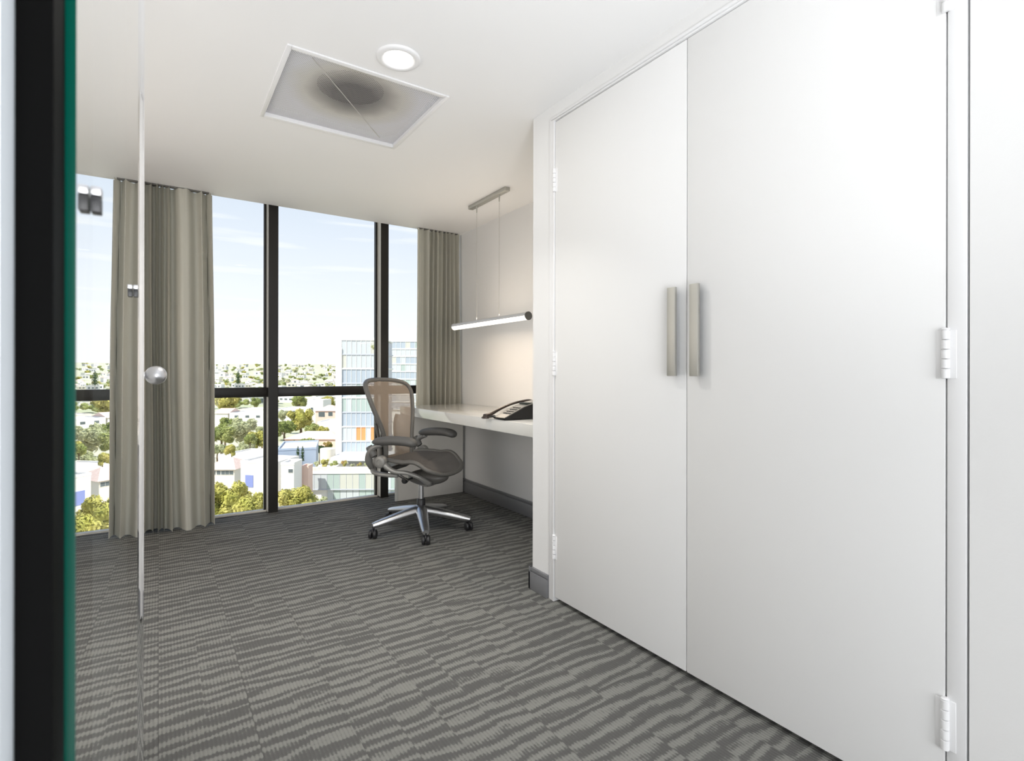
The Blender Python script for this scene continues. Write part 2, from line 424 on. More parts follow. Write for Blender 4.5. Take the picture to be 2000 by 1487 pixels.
# local frame of the leaf: +y along the leaf, +x out of its face
bm = bmesh.new(); abox(bm, (-.0054, .0006, .012), (0, GL, 2.25))
for f in bm.faces:
    c = f.calc_center_median(); f.material_index = 0 if c.x > -.0005 and abs(c.z - 1.131) < .5 and c.y > .1 and c.y < GL - .1 else 1
link_mesh('glass_leaf', bm, [M_doorglass, mat('clear_back_face', (0.9, 0.95, 0.93), .1, trans=0.97)], g)
box('near_edge', (-.0056, -.0004, .012), (.0002, .0005, 2.25), M_green, g)['label'] = 'green polished glass edge'
# bevelled polished strip along the free edge, facing the closet
bm = bmesh.new(); prof = [(0.0, GL - .002)]
t0, t1, nseg, ln = R(28.6), R(26.0), 10, .0085
for k in range(nseg):
    t = t0 + (t1 - t0) * (k + .5) / nseg
    px_, py_ = prof[-1]; prof.append((px_ + math.sin(t) * ln / nseg, py_ + math.cos(t) * ln / nseg))
prof += [(prof[-1][0] - .001, prof[-1][1] + .002), (-.0054, GL + .010), (-.0054, GL - .002)]
prism(bm, prof, .012, 2.25)
link_mesh('edge_strip', bm, M_mirror, g)['label'] = 'bright bevelled strip along the free edge'
for yy in (.374 - GN.y, .766 - GN.y):
    c = box('clip', (0.0003, yy - .005, 1.1885), (.0050, yy + .005, 1.1975), M_rubber, g, .0006); c['label'] = 'small clip with a dark lower half'
    box('cap', (0.0003, yy - .005, 1.1977), (.0052, yy + .005, 1.2025), M_chrome, c, .0008)
d4 = box('door_4', (-.112, 1.36, .012), (-.078, 1.94, 2.10), M_door, None, .0015)
struct(d4, 'white door leaf behind the glass door, only its ball knob showing')
bm = bmesh.new(); Mk = Matrix.Translation((-.078, 1.80, 1.0905)) @ Matrix.Rotation(R(90), 4, 'Y')
lathe(bm, [(0, -.002), (.022, -.002), (.023, .002), (.020, .005), (.012, .008), (.0105, .020), (.0125, .030), (.0145, .034), (.0125, .039), (.010, .043), (.011, .046)], 24, Mk)
lathe(bm, [(.0265 * math.sin(math.pi * k / 18), .0705 - .0265 * math.cos(math.pi * k / 18)) for k in range(19)], 28, Mk)
link_mesh('knob', bm, M_chrome, d4, 3.2)['label'] = 'satin chrome ball knob'
struct(box('trim_2', (-.0480, .285, 0), (-.0362, .316, ZC), mat('jamb_black', (.0025, .0025, .0025), .6, spec=.02)), 'black aluminium door jamb')
struct(box('wall_partition', (-.42, .262, 0), (-.0482, .335, ZC), mat('partition_daylit_paint', (.72, .77, .82), .5)), 'white end of the partition beside the glass door')  # bluish cast of daylight put into the paint colour

# ------------------------------------------------------------------ curtains
def curtain(name, x0t, x1t, x0b, x1b, yt, yb, folds, seed, label, flat=0.0, kfix=None):
    rs = random.Random(seed); root = empty(name, ((x0b + x1b) / 2, yb, 0)); ox, oy = root.location.x, root.location.y
    # irregular fold positions
    k = [0.0]
    while k[-1] < folds: k.append(k[-1] + rs.uniform(.40, 1.75))
    k = kfix or [q / k[-1] for q in k]; amp = [rs.uniform(.75, 1.2) for _ in k]
    kb = [q + rs.uniform(-.018, .018) if 0 < i < len(k) - 1 else q for i, q in enumerate(k)]
    def fold(u, kk):
        for i in range(len(kk) - 1):
            if u <= kk[i + 1]:
                s = (u - kk[i]) / (kk[i + 1] - kk[i]); return i, s
        return len(kk) - 2, 1.0
    ph = [rs.uniform(0, 6.28) for _ in range(3)]; lean = [rs.uniform(-.9, .9) for _ in k]
    def fn(u, v):
        t = v                                       # 0 bottom, 1 top
        kk = [a * t + b * (1 - t) for a, b in zip(k, kb)]
        i, s = fold(u, kk); A = amp[i] * (1 - s) + amp[min(i + 1, len(amp) - 1)] * s
        dep = .046 * (.75 + .45 * (1 - t)) * A
        wd = (kk[i + 1] - kk[i]) * (x1t - x0t); wave = 1 - 2 * abs(math.cos(math.pi * s)) ** (1.5 + 5.5 * min(max((wd - .035) / .09, 0), 1))
        pinch = .25 * math.sin(4 * math.pi * s) * math.exp(-((1 - t) / .05) ** 2)
        y = (yt * t + yb * (1 - t)) - dep * (wave + pinch) + .006 * math.sin(7 * u + 3 * t + ph[0])
        xx = (x0t * t + x0b * (1 - t)) * (1 - u) + (x1t * t + x1b * (1 - t)) * u
        xx += .014 * math.sin(2 * math.pi * s + lean[i]) * A * (1 - .3 * t) * min(wd / .06, 1) + .008 * math.sin(5 * t + ph[1] + 9 * u) * (1 - t)
        if u < flat: y = yt * t + yb * (1 - t) - .03 * (1 - u / flat) - dep * wave * (u / flat)
        z = .006 + t * (ZC - .014) + (.008 * math.sin(11 * u + ph[2]) if v == 0 else 0) + (.004 if v == 0 else 0)
        return (xx - ox, y - oy, z)
    bm = bmesh.new(); grid(bm, 260, 36, fn)
    link_mesh('drape', bm, M_curtain, root, 3.2)
    box('track', (x0t - ox + .02, yt - oy - .010, ZC - .010), (x1t - ox - .025, yt - oy + .020, ZC - .0005), M_frame, root)
    tag(root, label, 'curtain', 'window curtains')
    return root
curtain('curtain', -.47, .322, -.50, .350, 4.360, 4.335, 13, 5, 'taupe pleated floor length curtain beside the glass door, hanging to the carpet', kfix=[0, .06, .15, .20, .29, .35, .42, .465, .509, .559, .596, .637, .688, .863, .948, 1])
curtain('curtain', 1.895, 2.335, 1.875, 2.335, 4.362, 4.356, 11, 11, 'taupe pleated curtain hanging behind the white desk', flat=.16)

# ------------------------------------------------------------------ ceiling fittings
v = empty('air_diffuser', ((VX0 + VX1) / 2, (VY0 + VY1) / 2, ZC))
tag(v, 'square perforated metal air diffuser with a dark centre in the ceiling', 'vent')
hx, hy = (VX1 - VX0) / 2, (VY1 - VY0) / 2
bm = bmesh.new()
for a, b in (((-hx-.016, -hy-.02), (-hx+.003, hy+.02)), ((hx-.003, -hy-.02), (hx+.016, hy+.02)), ((-hx, -hy-.02), (hx, -hy+.003)), ((-hx, hy-.003), (hx, hy+.02))):
    abox(bm, (a[0], a[1], -.006), (b[0], b[1], .001), .001)
for a, b in (((-hx, -hy), (-hx+.003, hy)), ((hx-.003, -hy), (hx, hy)), ((-hx, -hy), (hx, -hy+.003)), ((-hx, hy-.003), (hx, hy))):
    abox(bm, (a[0], a[1], 0), (b[0], b[1], .03))
link_mesh('frame', bm, M_trim, v, .6)
def perf_mat():
    m = mat('perforated_steel', (0.80, 0.80, 0.84), 0.5)
    n = m.node_tree; b = n.nodes['Principled BSDF']; o = n.nodes['Material Output']; L = n.links.new
    t = n.nodes.new('ShaderNodeTexCoord'); mp = n.nodes.new('ShaderNodeMapping'); mp.inputs['Scale'].default_value = (115, 115, 0.001)
    mp.inputs['Rotation'].default_value = (0, 0, R(45))
    L(t.outputs['Object'], mp.inputs['Vector'])
    vo = n.nodes.new('ShaderNodeTexVoronoi'); vo.inputs['Scale'].default_value = 1.0; vo.inputs['Randomness'].default_value = 0.0
    L(mp.outputs[0], vo.inputs['Vector'])
    lt = n.nodes.new('ShaderNodeMath'); lt.operation = 'LESS_THAN'; lt.inputs[1].default_value = 0.34; L(vo.outputs['Distance'], lt.inputs[0])
    ln = n.nodes.new('ShaderNodeVectorMath'); ln.operation = 'LENGTH'; sh = n.nodes.new('ShaderNodeVectorMath'); sh.operation = 'SUBTRACT'; sh.inputs[1].default_value = (-.01, -.08, 0); L(t.outputs['Object'], sh.inputs[0]); L(sh.outputs[0], ln.inputs[0])     # shade of the duct behind the holes, painted on, with a beige ring
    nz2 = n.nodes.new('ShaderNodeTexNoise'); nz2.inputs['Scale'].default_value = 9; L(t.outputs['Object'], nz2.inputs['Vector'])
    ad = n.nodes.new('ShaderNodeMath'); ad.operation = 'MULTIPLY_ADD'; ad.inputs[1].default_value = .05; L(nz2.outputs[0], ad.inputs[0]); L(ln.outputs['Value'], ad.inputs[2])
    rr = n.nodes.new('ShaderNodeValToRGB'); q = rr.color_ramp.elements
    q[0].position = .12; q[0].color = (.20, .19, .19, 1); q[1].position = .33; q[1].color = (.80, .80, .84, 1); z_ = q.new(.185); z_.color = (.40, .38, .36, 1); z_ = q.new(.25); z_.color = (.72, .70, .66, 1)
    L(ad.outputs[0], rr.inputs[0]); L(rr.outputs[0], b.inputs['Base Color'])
    tr = n.nodes.new('ShaderNodeBsdfTransparent'); mxs = n.nodes.new('ShaderNodeMixShader')
    L(lt.outputs[0], mxs.inputs[0]); L(b.outputs[0], mxs.inputs[1]); L(tr.outputs[0], mxs.inputs[2]); L(mxs.outputs[0], o.inputs['Surface'])
    return m
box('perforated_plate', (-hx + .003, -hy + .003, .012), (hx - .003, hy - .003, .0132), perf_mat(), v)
bm = bmesh.new()   # dished back pan with a round duct mouth
seg = 48; R_in = .155
def sq(a, h): 
    c, s = math.cos(a), math.sin(a); k = 1 / max(abs(c), abs(s)); return (c * k * (hx - .004) * h, s * k * (hy - .004) * h)
ring0 = [bm.verts.new((*sq(2*math.pi*k/seg + math.pi/seg, 1.0), .05)) for k in range(seg)]
ring1 = [bm.verts.new((*sq(2*math.pi*k/seg + math.pi/seg, .80), .070)) for k in range(seg)]
ring2 = [bm.verts.new((R_in * math.cos(2*math.pi*k/seg + math.pi/seg), R_in * math.sin(2*math.pi*k/seg + math.pi/seg), .085)) for k in range(seg)]
for A, B in ((ring0, ring1), (ring1, ring2)):
    for k in range(seg): bm.faces.new((A[k], A[(k+1) % seg], B[(k+1) % seg], B[k]))
link_mesh('back_pan', bm, mat('dusty_back_pan', (.52, .50, .47), .6, var=(6, (.44, .42, .40))), v, 3.2)
bm = bmesh.new(); lathe(bm, [(R_in, .085), (R_in * .98, .19), (0, .195)], seg)
link_mesh('duct_mouth', bm, M_ductdark, v, .6)
bm = bmesh.new(); tube(bm, [(-hx * .72, -hy * .86, .0115), (hx * .72, hy * .86, .0115)], .0022, 6)
link_mesh('seam', bm, mat('seam_metal', (.6, .58, .56), .4, metal=.6), v)

dl = empty('downlight', (.813, 2.052, ZC)); tag(dl, 'round recessed downlight with a white ring, lit, in the ceiling', 'ceiling light')
bm = bmesh.new(); lathe(bm, [(.088, .0), (.088, -.006), (.084, -.010), (.070, -.012), (.060, -.008), (.058, -.002)], 56)
link_mesh('ring', bm, M_trim, dl, 1.2)
bm = bmesh.new(); lathe(bm, [(.0585, -.004), (.04, -.0055), (0, -.006)], 48); link_mesh('diffuser', bm, M_disc, dl, 3.2)
light('downlight_lamp', 'AREA', (.813, 2.052, ZC - .014), 6.5, (1, .97, .91), (.813, 2.052, 0), shape='DISK', size=.11, spread=1.75)
light('downlight_spill', 'AREA', (.813, 2.052, ZC - .014), 3.6, (1, .97, .91), (.813, 2.052, 0), shape='DISK', size=.11)

pd = empty('pendant_light', (2.01, 3.32, ZC)); tag(pd, 'slim tube pendant light on two wires over the white desk, lit', 'pendant light')
box('canopy', (-.021, -.262, -.026), (.021, .262, -.0005), M_steel, pd, .002)
for yy in (-.155, .165):
    bm = bmesh.new(); lathe(bm, [(.0, -.075), (.004, -.072), (.006, -.03), (.006, -.026), (0, -.026)], 10, Matrix.Translation((0, yy, 0)))
    gp = link_mesh('gripper', bm, M_steel, pd, .8)
    bm = bmesh.new(); tube(bm, [(0, yy, -.06), (0, yy, -.883)], .0016, 6); link_mesh('wire', bm, M_steel, pd)
    bm = bmesh.new(); lathe(bm, [(0, -.894), (.005, -.892), (.005, -.872), (0, -.868)], 10, Matrix.Translation((0, yy, 0))); link_mesh('ferrule', bm, M_chrome, pd, .8)
TZ = -.918; TR = .0265; ta, tb = -.512, .528
bm = bmesh.new()
ang = [R(a) for a in range(0, 181, 12)]
A = [bm.verts.new((TR * math.cos(t), ta, TZ + TR * math.sin(t))) for t in ang]; B = [bm.verts.new((TR * math.cos(t), tb, TZ + TR * math.sin(t))) for t in ang]
for k in range(len(ang) - 1): bm.faces.new((A[k], A[k+1], B[k+1], B[k]))
link_mesh('housing', bm, mat('light_grey_housing', (.60, .60, .60), .35), pd, 3.2)
bm = bmesh.new(); ang = [R(a) for a in range(180, 361, 10)]
A = [bm.verts.new((TR * .95 * math.cos(t), ta + .01, TZ + TR * .95 * math.sin(t))) for t in ang]; B = [bm.verts.new((TR * .95 * math.cos(t), tb - .004, TZ + TR * .95 * math.sin(t))) for t in ang]
for k in range(len(ang) - 1): bm.faces.new((A[k], A[k+1], B[k+1], B[k]))
link_mesh('diffuser', bm, M_tube, pd, 3.2)
for yy, sg in ((ta, 1), (tb, 1)):
    bm = bmesh.new(); lathe(bm, [(0, -.006), (TR * .9, -.006), (TR * 1.06, -.003), (TR * 1.06, .004), (0, .004)], 28, Matrix.Translation((0, yy, TZ)) @ Matrix.Rotation(R(90), 4, 'X'))
    link_mesh('end_cap', bm, M_frame if yy == ta else M_alu, pd, .8)
light('pendant_lamp', 'AREA', (2.01, 3.325, ZC + TZ - .032), 3.2, (1, .80, .60), (2.01, 3.325, 0), shape='RECTANGLE', size=.04, size_y=1.0)
light('pendant_glow', 'AREA', (2.01, 3.325, ZC + TZ + .035), 1.9, (1, .82, .62), (2.01, 3.325, ZC), shape='RECTANGLE', size=.04, size_y=1.0)

# ------------------------------------------------------------------ desk and phone
DX, DTOP = 1.715, .812
dk = empty('desk', (2.03, 3.23, 0)); tag(dk, 'white gloss wall to wall desk with a thick top under the pendant light', 'desk')
box('top', (DX - 2.03, YCORN + .004 - 3.23, DTOP - .072), (XR - .003 - 2.03, 4.280 - 3.23, DTOP), M_desk, dk, .003)
box('end_panel', (1.668 - 2.03, 4.262 - 3.23, .002), (2.318 - 2.03, 4.278 - 3.23, DTOP - .0725), M_panel, dk, .0015)
box('edge_band', (1.6665 - 2.03, 4.2605 - 3.23, .002), (1.690 - 2.03, 4.2795 - 3.23, DTOP - .0725), M_desk, dk, .001)

ph = empty('desk_phone', (1.83, 2.70, DTOP)); tag(ph, 'black desk phone with a curved handset on the white desk', 'phone')
bm = bmesh.new()
side = [(-.12, .004), (-.125, .012), (-.06, .040), (.02, .074), (.10, .098), (.17, .108), (.185, .096), (.18, .004)]
for yy0, yy1 in ((-.075, .055),):
    a = [bm.verts.new((x_, yy0, z_)) for x_, z_ in side]; b = [bm.verts.new((x_, yy1, z_)) for x_, z_ in side]
    bm.faces.new(a); bm.faces.new(b[::-1])
    for k in range(len(side)): bm.faces.new((a[k], a[(k+1) % len(side)], b[(k+1) % len(side)], b[k]))
bmesh.ops.bevel(bm, geom=bm.edges[:], offset=.003, segments=2, affect='EDGES')
link_mesh('body', bm, M_phone, ph, .7)
bm = bmesh.new(); fp = [(-.118, .0165), (-.06, .0425), (.02, .0765), (.10, .1005), (.165, .1102)]
for (xa, za), (xb, zb) in zip(fp[:-1], fp[1:]):
    q = [bm.verts.new(c) for c in ((xa, -.066, za), (xb, -.066, zb), (xb, .046, zb), (xa, .046, za), (xa, -.066, za - .004), (xb, -.066, zb - .004), (xb, .046, zb - .004), (xa, .046, za - .004))]
    for f in ((0,1,2,3), (7,6,5,4), (0,4,5,1), (2,6,7,3)): bm.faces.new([q[k] for k in f])
link_mesh('face_plate', bm, mat('silver_face', (.42, .41, .38), .25), ph)['label'] = 'silver grey face plate'
bm = bmesh.new()
for r_ in range(4):
    for c_ in range(3):
        xx = -.075 + r_ * .024; zz = .034 + r_ * .0102; abox(bm, (xx, -.055 + c_ * .026, zz), (xx + .015, -.037 + c_ * .026, zz + .009), .001)
link_mesh('key', bm, M_frame, ph)['kind'] = 'stuff'
box('screen', (.055, -.055, .088), (.105, .03, .101), mat('phone_screen', (.05, .06, .055), .1), ph, .002)
bm = bmesh.new()
pth = smooth_path([(-.165, .085, .020), (-.12, .085, .030), (-.06, .085, .056), (.02, .085, .084), (.10, .085, .100), (.16, .085, .104), (.19, .085, .098)], 5)
tube(bm, pth, [.0120 + .008 * abs(math.cos(math.pi * i / (len(pth) - 1))) ** 3 for i in range(len(pth))], 12, flat=.62)
hs = link_mesh('handset', bm, M_handset, ph, 3.2)
bm = bmesh.new(); lathe(bm, [(0, 0), (.020, 0), (.022, .006), (.018, .016), (0, .018)], 18, Matrix.Translation((-.158, .085, .004)))
link_mesh('mouthpiece', bm, M_handset, hs, .8)
bm = bmesh.new(); cord = [(-.165 + .0 + .012 * math.cos(k * .9) + k * .0011, .11 + .0006 * k, .0075 + .0045 * math.sin(k * .9)) for k in range(120)]
tube(bm, cord, .0022, 5); link_mesh('cord', bm, M_phone, ph, 3.2)

# ------------------------------------------------------------------ office chair
CR = R(-145.0); ch = empty('office_chair', (1.520, 3.405, 0), CR)
tag(ch, 'mesh swivel office chair with tan back, arm pads and five star base', 'chair')
# five star base
bm = bmesh.new()
lathe(bm, [(0, .085), (.040, .088), (.046, .10), (.046, .150), (.040, .168), (.030, .176), (0, .176)], 28)
link_mesh('hub', bm, M_alu, ch, .7)
for k in range(5):
    a = R(35 + 72 * k) - CR; ca, sa = math.cos(a), math.sin(a)
    pts = [(ca * r_, sa * r_, z_) for r_, z_ in ((.03, .140), (.12, .126), (.22, .106), (.31, .088), (.345, .082))]
    bm = bmesh.new(); tube(bm, pts, [.042, .038, .033, .028, .021], 12, flat=.80)
    lg = link_mesh('leg', bm, M_alu, ch, 1.0)
    cx_, cy_ = ca * .338, sa * .338
    bm = bmesh.new(); lathe(bm, [(0, .03), (.008, .032), (.008, .078), (0, .08)], 10, Matrix.Translation((cx_, cy_, 0)))
    b_ang = a + (.9, .2, -.6, 1.4, .5)[k]; ax = Vector((math.cos(b_ang), math.sin(b_ang), 0)); off = Vector((-ax.y, ax.x, 0)) * .012
    for sgn in (-1, 1):
        M = Matrix.Translation((cx_ + off.x + ax.x * .015 * sgn, cy_ + off.y + ax.y * .015 * sgn, .0300)) @ ax.to_track_quat('Z', 'Y').to_matrix().to_4x4()
        lathe(bm, [(0, -.011), (.020, -.0115), (.028, -.008), (.0298, -.003), (.0298, .003), (.028, .008), (.020, .0115), (0, .011)], 24, M)
    M = Matrix.Translation((cx_ + off.x * .8, cy_ + off.y * .8, .045)) @ ax.to_track_quat('Z', 'Y').to_matrix().to_4x4()
    lathe(bm, [(0, -.004), (.022, -.004), (.022, .004), (0, .004)], 16, M)
    link_mesh('caster', bm, M_rubber, ch, .8)
bm = bmesh.new(); lathe(bm, [(0, .17), (.029, .17), (.029, .215), (.024, .220), (0, .22)], 24); link_mesh('gas_column', bm, M_rubber, ch, .8)
bm = bmesh.new(); lathe(bm, [(.019, .21), (.019, .34), (.026, .345), (0, .35)], 20); link_mesh('piston', bm, M_alu, ch, .8)
# tilt mechanism : sculpted box, front nose and knobs
bm = bmesh.new()
def egg(u, v_):
    th, phi = u * 2 * math.pi, v_ * math.pi
    return (.092 * math.sin(phi) * math.cos(th), .055 - .155 * math.cos(phi), .385 + .055 * math.sin(phi) * math.sin(th) - .03 * (1 - math.cos(phi)) * .35 + .05 * math.cos(phi) * -.35)
grid(bm, 24, 14, egg); bmesh.ops.remove_doubles(bm, verts=bm.verts[:], dist=1e-5)
link_mesh('tilt_housing', bm, M_frame, ch, 3.2)
bm = bmesh.new(); tube(bm, smooth_path([(0, -.03, .335), (0, .05, .322), (0, .12, .34)], 4), [.03, .032, .033, .034, .034, .033, .03, .026, .02], 12, flat=.5)
link_mesh('mounting_plate', bm, M_grey, ch, 3.2)
for s in (-1, 1):
    bm = bmesh.new(); tube(bm, [(s * .06, -.02, .375), (s * .135, -.035, .370)], .006, 8)
    lathe(bm, [(0, -.018), (.017, -.016), (.021, -.006), (.021, .006), (.017, .016), (0, .018)], 14, Matrix.Translation((s * .148, -.037, .369)) @ Matrix.Rotation(R(90), 4, 'Y'))
    link_mesh('tension_knob', bm, M_rubber, ch, .8)
# seat
def seat_z(x_, y_):
    t = (y_ + .22) / .46
    z = .492 + .012 * math.cos(math.pi * min(max(t, 0), 1)) + .020 * (abs(x_) / .26) ** 2
    if t > .55: z += .018 * math.sin(min((t - .55) / .30, 1) * math.pi) - .060 * ((t - .55) / .45) ** 2
    return z
def seat_outline(a):
    c, s = math.cos(a), math.sin(a)
    x_ = .255 * math.copysign(abs(c) ** .62, c); y_ = .015 + .235 * math.copysign(abs(s) ** .66, s)
    x_ *= 1 - .10 * max(0, -(y_) / .25)
    return x_, y_
bm = bmesh.new()
out_ = [seat_outline(2 * math.pi * k / 64) for k in range(64)]
tube(bm, [(x_, y_, seat_z(x_, y_)) for x_, y_ in out_], .0175, 10, closed=True, flat=.8)
link_mesh('seat_frame', bm, M_frame, ch, 3.2)
bm = bmesh.new(); rings = []
for j in range(9):
    q = j / 8.0
    if j == 0: rings.append([bm.verts.new((0, .015, seat_z(0, .015) - .012))]); continue
    rings.append([bm.verts.new((x_ * q, .015 + (y_ - .015) * q, seat_z(x_ * q, .015 + (y_ - .015) * q) + .006 - .018 * (1 - q ** 2))) for x_, y_ in out_])
for k in range(64): bm.faces.new((rings[0][0], rings[1][k], rings[1][(k+1) % 64]))
for A, B in zip(rings[1:-1], rings[2:]):
    for k in range(64): bm.faces.new((A[k], A[(k+1) % 64], B[(k+1) % 64], B[k]))
link_mesh('seat', bm, M_seatmesh, ch, 3.2)
# side arms from the pivots down to the mechanism, and pivots
for s in (-1, 1):
    bm = bmesh.new()
    tube(bm, smooth_path([(s * .262, -.135, .500), (s * .250, -.060, .448), (s * .215, .02, .436), (s * .175, .09, .405), (s * .105, .125, .352)], 5),
         [.030 - .010 * math.sin(math.pi * i / 20) for i in range(21)], 12, flat=.7)
    sa_ = link_mesh('side_arm', bm, M_grey, ch, 3.2)
    bm = bmesh.new(); lathe(bm, [(0, -.026), (.036, -.026), (.041, -.020), (.041, .018), (.035, .024), (.017, .024), (.015, .020), (0, .020)], 24, Matrix.Translation((s * .268, -.145, .508)) @ Matrix.Rotation(R(90 * s), 4, 'Y'))
    link_mesh('pivot', bm, M_grey, sa_, .8)
    bm = bmesh.new()
    tube(bm, smooth_path([(s * .225, -.04, .415), (s * .245, -.13, .420), (s * .235, -.22, .428), (s * .175, -.268, .470), (s * .160, -.262, .53)], 5),
         [.014, .016, .018, .019, .019, .019, .019, .02, .02, .02, .02, .021, .021, .021, .021, .02, .02, .019, .018, .017, .016], 12, flat=.8)
    link_mesh('back_link', bm, M_grey, ch, 3.2)
    bm = bmesh.new()
    for q in (0, .03): tube(bm, [(s * .235, -.045 + q, .425), (s * (.15 + q * .3), -.03 + q, .372)], .0045, 6)
    link_mesh('linkage_rod', bm, M_frame, ch)
# backrest: frame outline and tan mesh
HB = [(.44, .150, -.205), (.50, .158, -.205), (.58, .160, -.203), (.66, .172, -.212), (.74, .198, -.232), (.82, .230, -.262), (.90, .256, -.293), (.96, .266, -.317), (1.005, .252, -.336), (1.030, .205, -.348), (1.042, .12, -.356), (1.046, 0, -.360)]
def back_pt(z):
    for (z0, w0, y0), (z1, w1, y1) in zip(HB[:-1], HB[1:]):
        if z <= z1: t = (z - z0) / (z1 - z0); return w0 + (w1 - w0) * t, y0 + (y1 - y0) * t
    return HB[-1][1], HB[-1][2]
def concave(x_): return .9 * x_ * x_
half = [(w_, y_ + concave(w_), z_) for z_, w_, y_ in HB]
loop = smooth_path(half, 4) + [Vector((-p.x, p.y, p.z)) for p in smooth_path(half, 4)[::-1][1:]]
loop += [Vector((-.10, -.205 + concave(.1), .426)), Vector((0, -.205, .422)), Vector((.10, -.205 + concave(.1), .426))]
bm = bmesh.new(); tube(bm, loop, .0165, 10, closed=True, up=Vector((0, 1, 0)))
link_mesh('back_frame', bm, M_frame, ch, 3.2)
bm = bmesh.new()
def backfn(u, v_):
    s = (u - .5) * 2; z = .43 + v_ * (1.040 - .43)
    w_, y_ = back_pt(z); x_ = s * w_
    return (x_, y_ + concave(x_) + .004, z)
grid(bm, 20, 40, backfn)
link_mesh('backrest', bm, M_backmesh, ch, 3.2)
for s in (-1, 1):    # spine yoke behind the mesh
    bm = bmesh.new(); tube(bm, smooth_path([(s * .12, -.250, .47), (s * .10, -.275, .60), (s * .11, -.290, .72), (s * .13, -.285, .79)], 5), .014, 8, flat=.7)
    link_mesh('back_yoke', bm, M_frame, ch, 3.2)
# arms
for s in (-1, 1):
    bm = bmesh.new()
    tube(bm, smooth_path([(s * .215, -.255, .45), (s * .262, -.245, .50), (s * .285, -.222, .56), (s * .288, -.185, .602), (s * .284, -.13, .622)], 5),
         [.020 + .006 * math.sin(math.pi * i / 20) for i in range(21)], 12, flat=.75)
    ap = link_mesh('arm_post', bm, M_grey, ch, 3.2)
    bm = bmesh.new(); lathe(bm, [(0, -.04), (.022, -.038), (.026, -.02), (.026, .02), (.022, .038), (0, .04)], 16, Matrix.Translation((s * .284, -.205, .575)) @ Matrix.Rotation(R(35), 4, 'X'))
    link_mesh('collar', bm, M_pad, ap, .9)
    bm = bmesh.new()
    pp = smooth_path([(s * .290, -.185, .640), (s * .290, -.10, .652), (s * .286, .0, .656), (s * .278, .08, .650), (s * .268, .125, .632)], 5)
    n_ = len(pp); tube(bm, pp, [.048 * (1 - .55 * abs(2 * i / (n_ - 1) - 1) ** 6) for i in range(n_)], 14, flat=.62)
    pad = link_mesh('arm_pad', bm, M_pad, ch, 3.2)

# ================================================================== the city outside
PX0, PY0 = 1000.0, PPY
GZ = -30.0
def terr(d):
    return GZ if d < 1200 else GZ + 90.0 * (min(d, 5200) - 1200) / 3300.0
def at(px, py, d):
    """the point seen at photograph pixel (px, py), d metres ahead"""
    return Vector((0, 0, CAM_H)) + FW * d + RT * ((px - PX0) * d / FPX) + UP * ((PY0 - py) * d / FPX)
def size(npx, d): return npx * d / FPX
AX = math.atan2(RT.y, RT.x)          # rotation of a building that faces the window's view axis

M_bw = mat('city_white', (.78, .76, .72), .8); M_bc = mat('city_cream', (.70, .64, .54), .8); M_bp = mat('city_pink', (.70, .50, .42), .8)
M_bg = mat('city_grey', (.50, .50, .50), .8); M_bb = mat('city_shaded_wall', (.36, .42, .52), .8); M_tile = mat('roof_tile', (.60, .43, .36), .85, var=(3, (.68, .54, .47)))  # blue grey one: shade on a house wall put into its colour
M_flat = mat('flat_roof', (.66, .62, .58), .85, var=(.3, (.72, .68, .66))); M_win = mat('city_window', (.10, .12, .13), .2)
M_blueshadow = mat('blue_shadow', (.20, .24, .50), .6)  # blue of a wall shadow, put in as colour
M_tg = [mat('tower_glass_blue', (.36, .41, .47), .15), mat('tower_glass_pale', (.48, .51, .53), .15), mat('tower_glass_green', (.36, .43, .41), .15), mat('tower_glass_cream', (.50, .50, .45), .2)]
M_slabw = mat('tower_slab', (.80, .79, .76), .6); M_slabg = mat('tower_band', (.46, .48, .54), .5); M_orange = mat('orange_screen', (.62, .27, .10), .6)
M_trunk = mat('tree_trunk', (.16, .11, .07), .9)
def leafmat(name, a, b):
    m = mat(name, a, .75, spec=.2, var=(.55, b)); n = m.node_tree
    t = n.nodes.new('ShaderNodeBsdfTranslucent'); t.inputs[0].default_value = (*b, 1); s = n.nodes.new('ShaderNodeMixShader'); s.inputs[0].default_value = .3
    o = n.nodes['Material Output']; bs = n.nodes['Principled BSDF']
    n.links.new(bs.outputs[0], s.inputs[1]); n.links.new(t.outputs[0], s.inputs[2]); n.links.new(s.outputs[0], o.inputs['Surface']); return m
M_leaf = [leafmat('leaf_yellow_green', (.40, .40, .09), (.56, .50, .18)), leafmat('leaf_mid_green', (.22, .28, .08), (.40, .41, .16)),
          leafmat('leaf_dark_green', (.035, .07, .03), (.07, .11, .045)), leafmat('leaf_pale_green', (.40, .44, .24), (.54, .53, .34)), leafmat('leaf_flower', (.45, .28, .12), (.34, .34, .10))]

# ground : one terrain sheet, flat near the building and rising towards the hills
bm = bmesh.new(); ds = [20, 60, 110, 200, 400, 800, 1200, 1800, 2600, 3600, 5200]; rows = []
for d in ds:
    rows.append([bm.verts.new(tuple(FW * d + RT0 * (d * s * 1.6) + Vector((0, 0, terr(d))))) for s in (-1, -.5, 0, .5, 1)])
for A, B in zip(rows[:-1], rows[1:]):
    for k in range(4): bm.faces.new((A[k], A[k+1], B[k+1], B[k]))
gr = link_mesh('ground', bm, mat('city_ground', (.50, .46, .38), .95, var=(.02, (.34, .36, .22))))
struct(gr, 'sunlit ground of the city below the window')

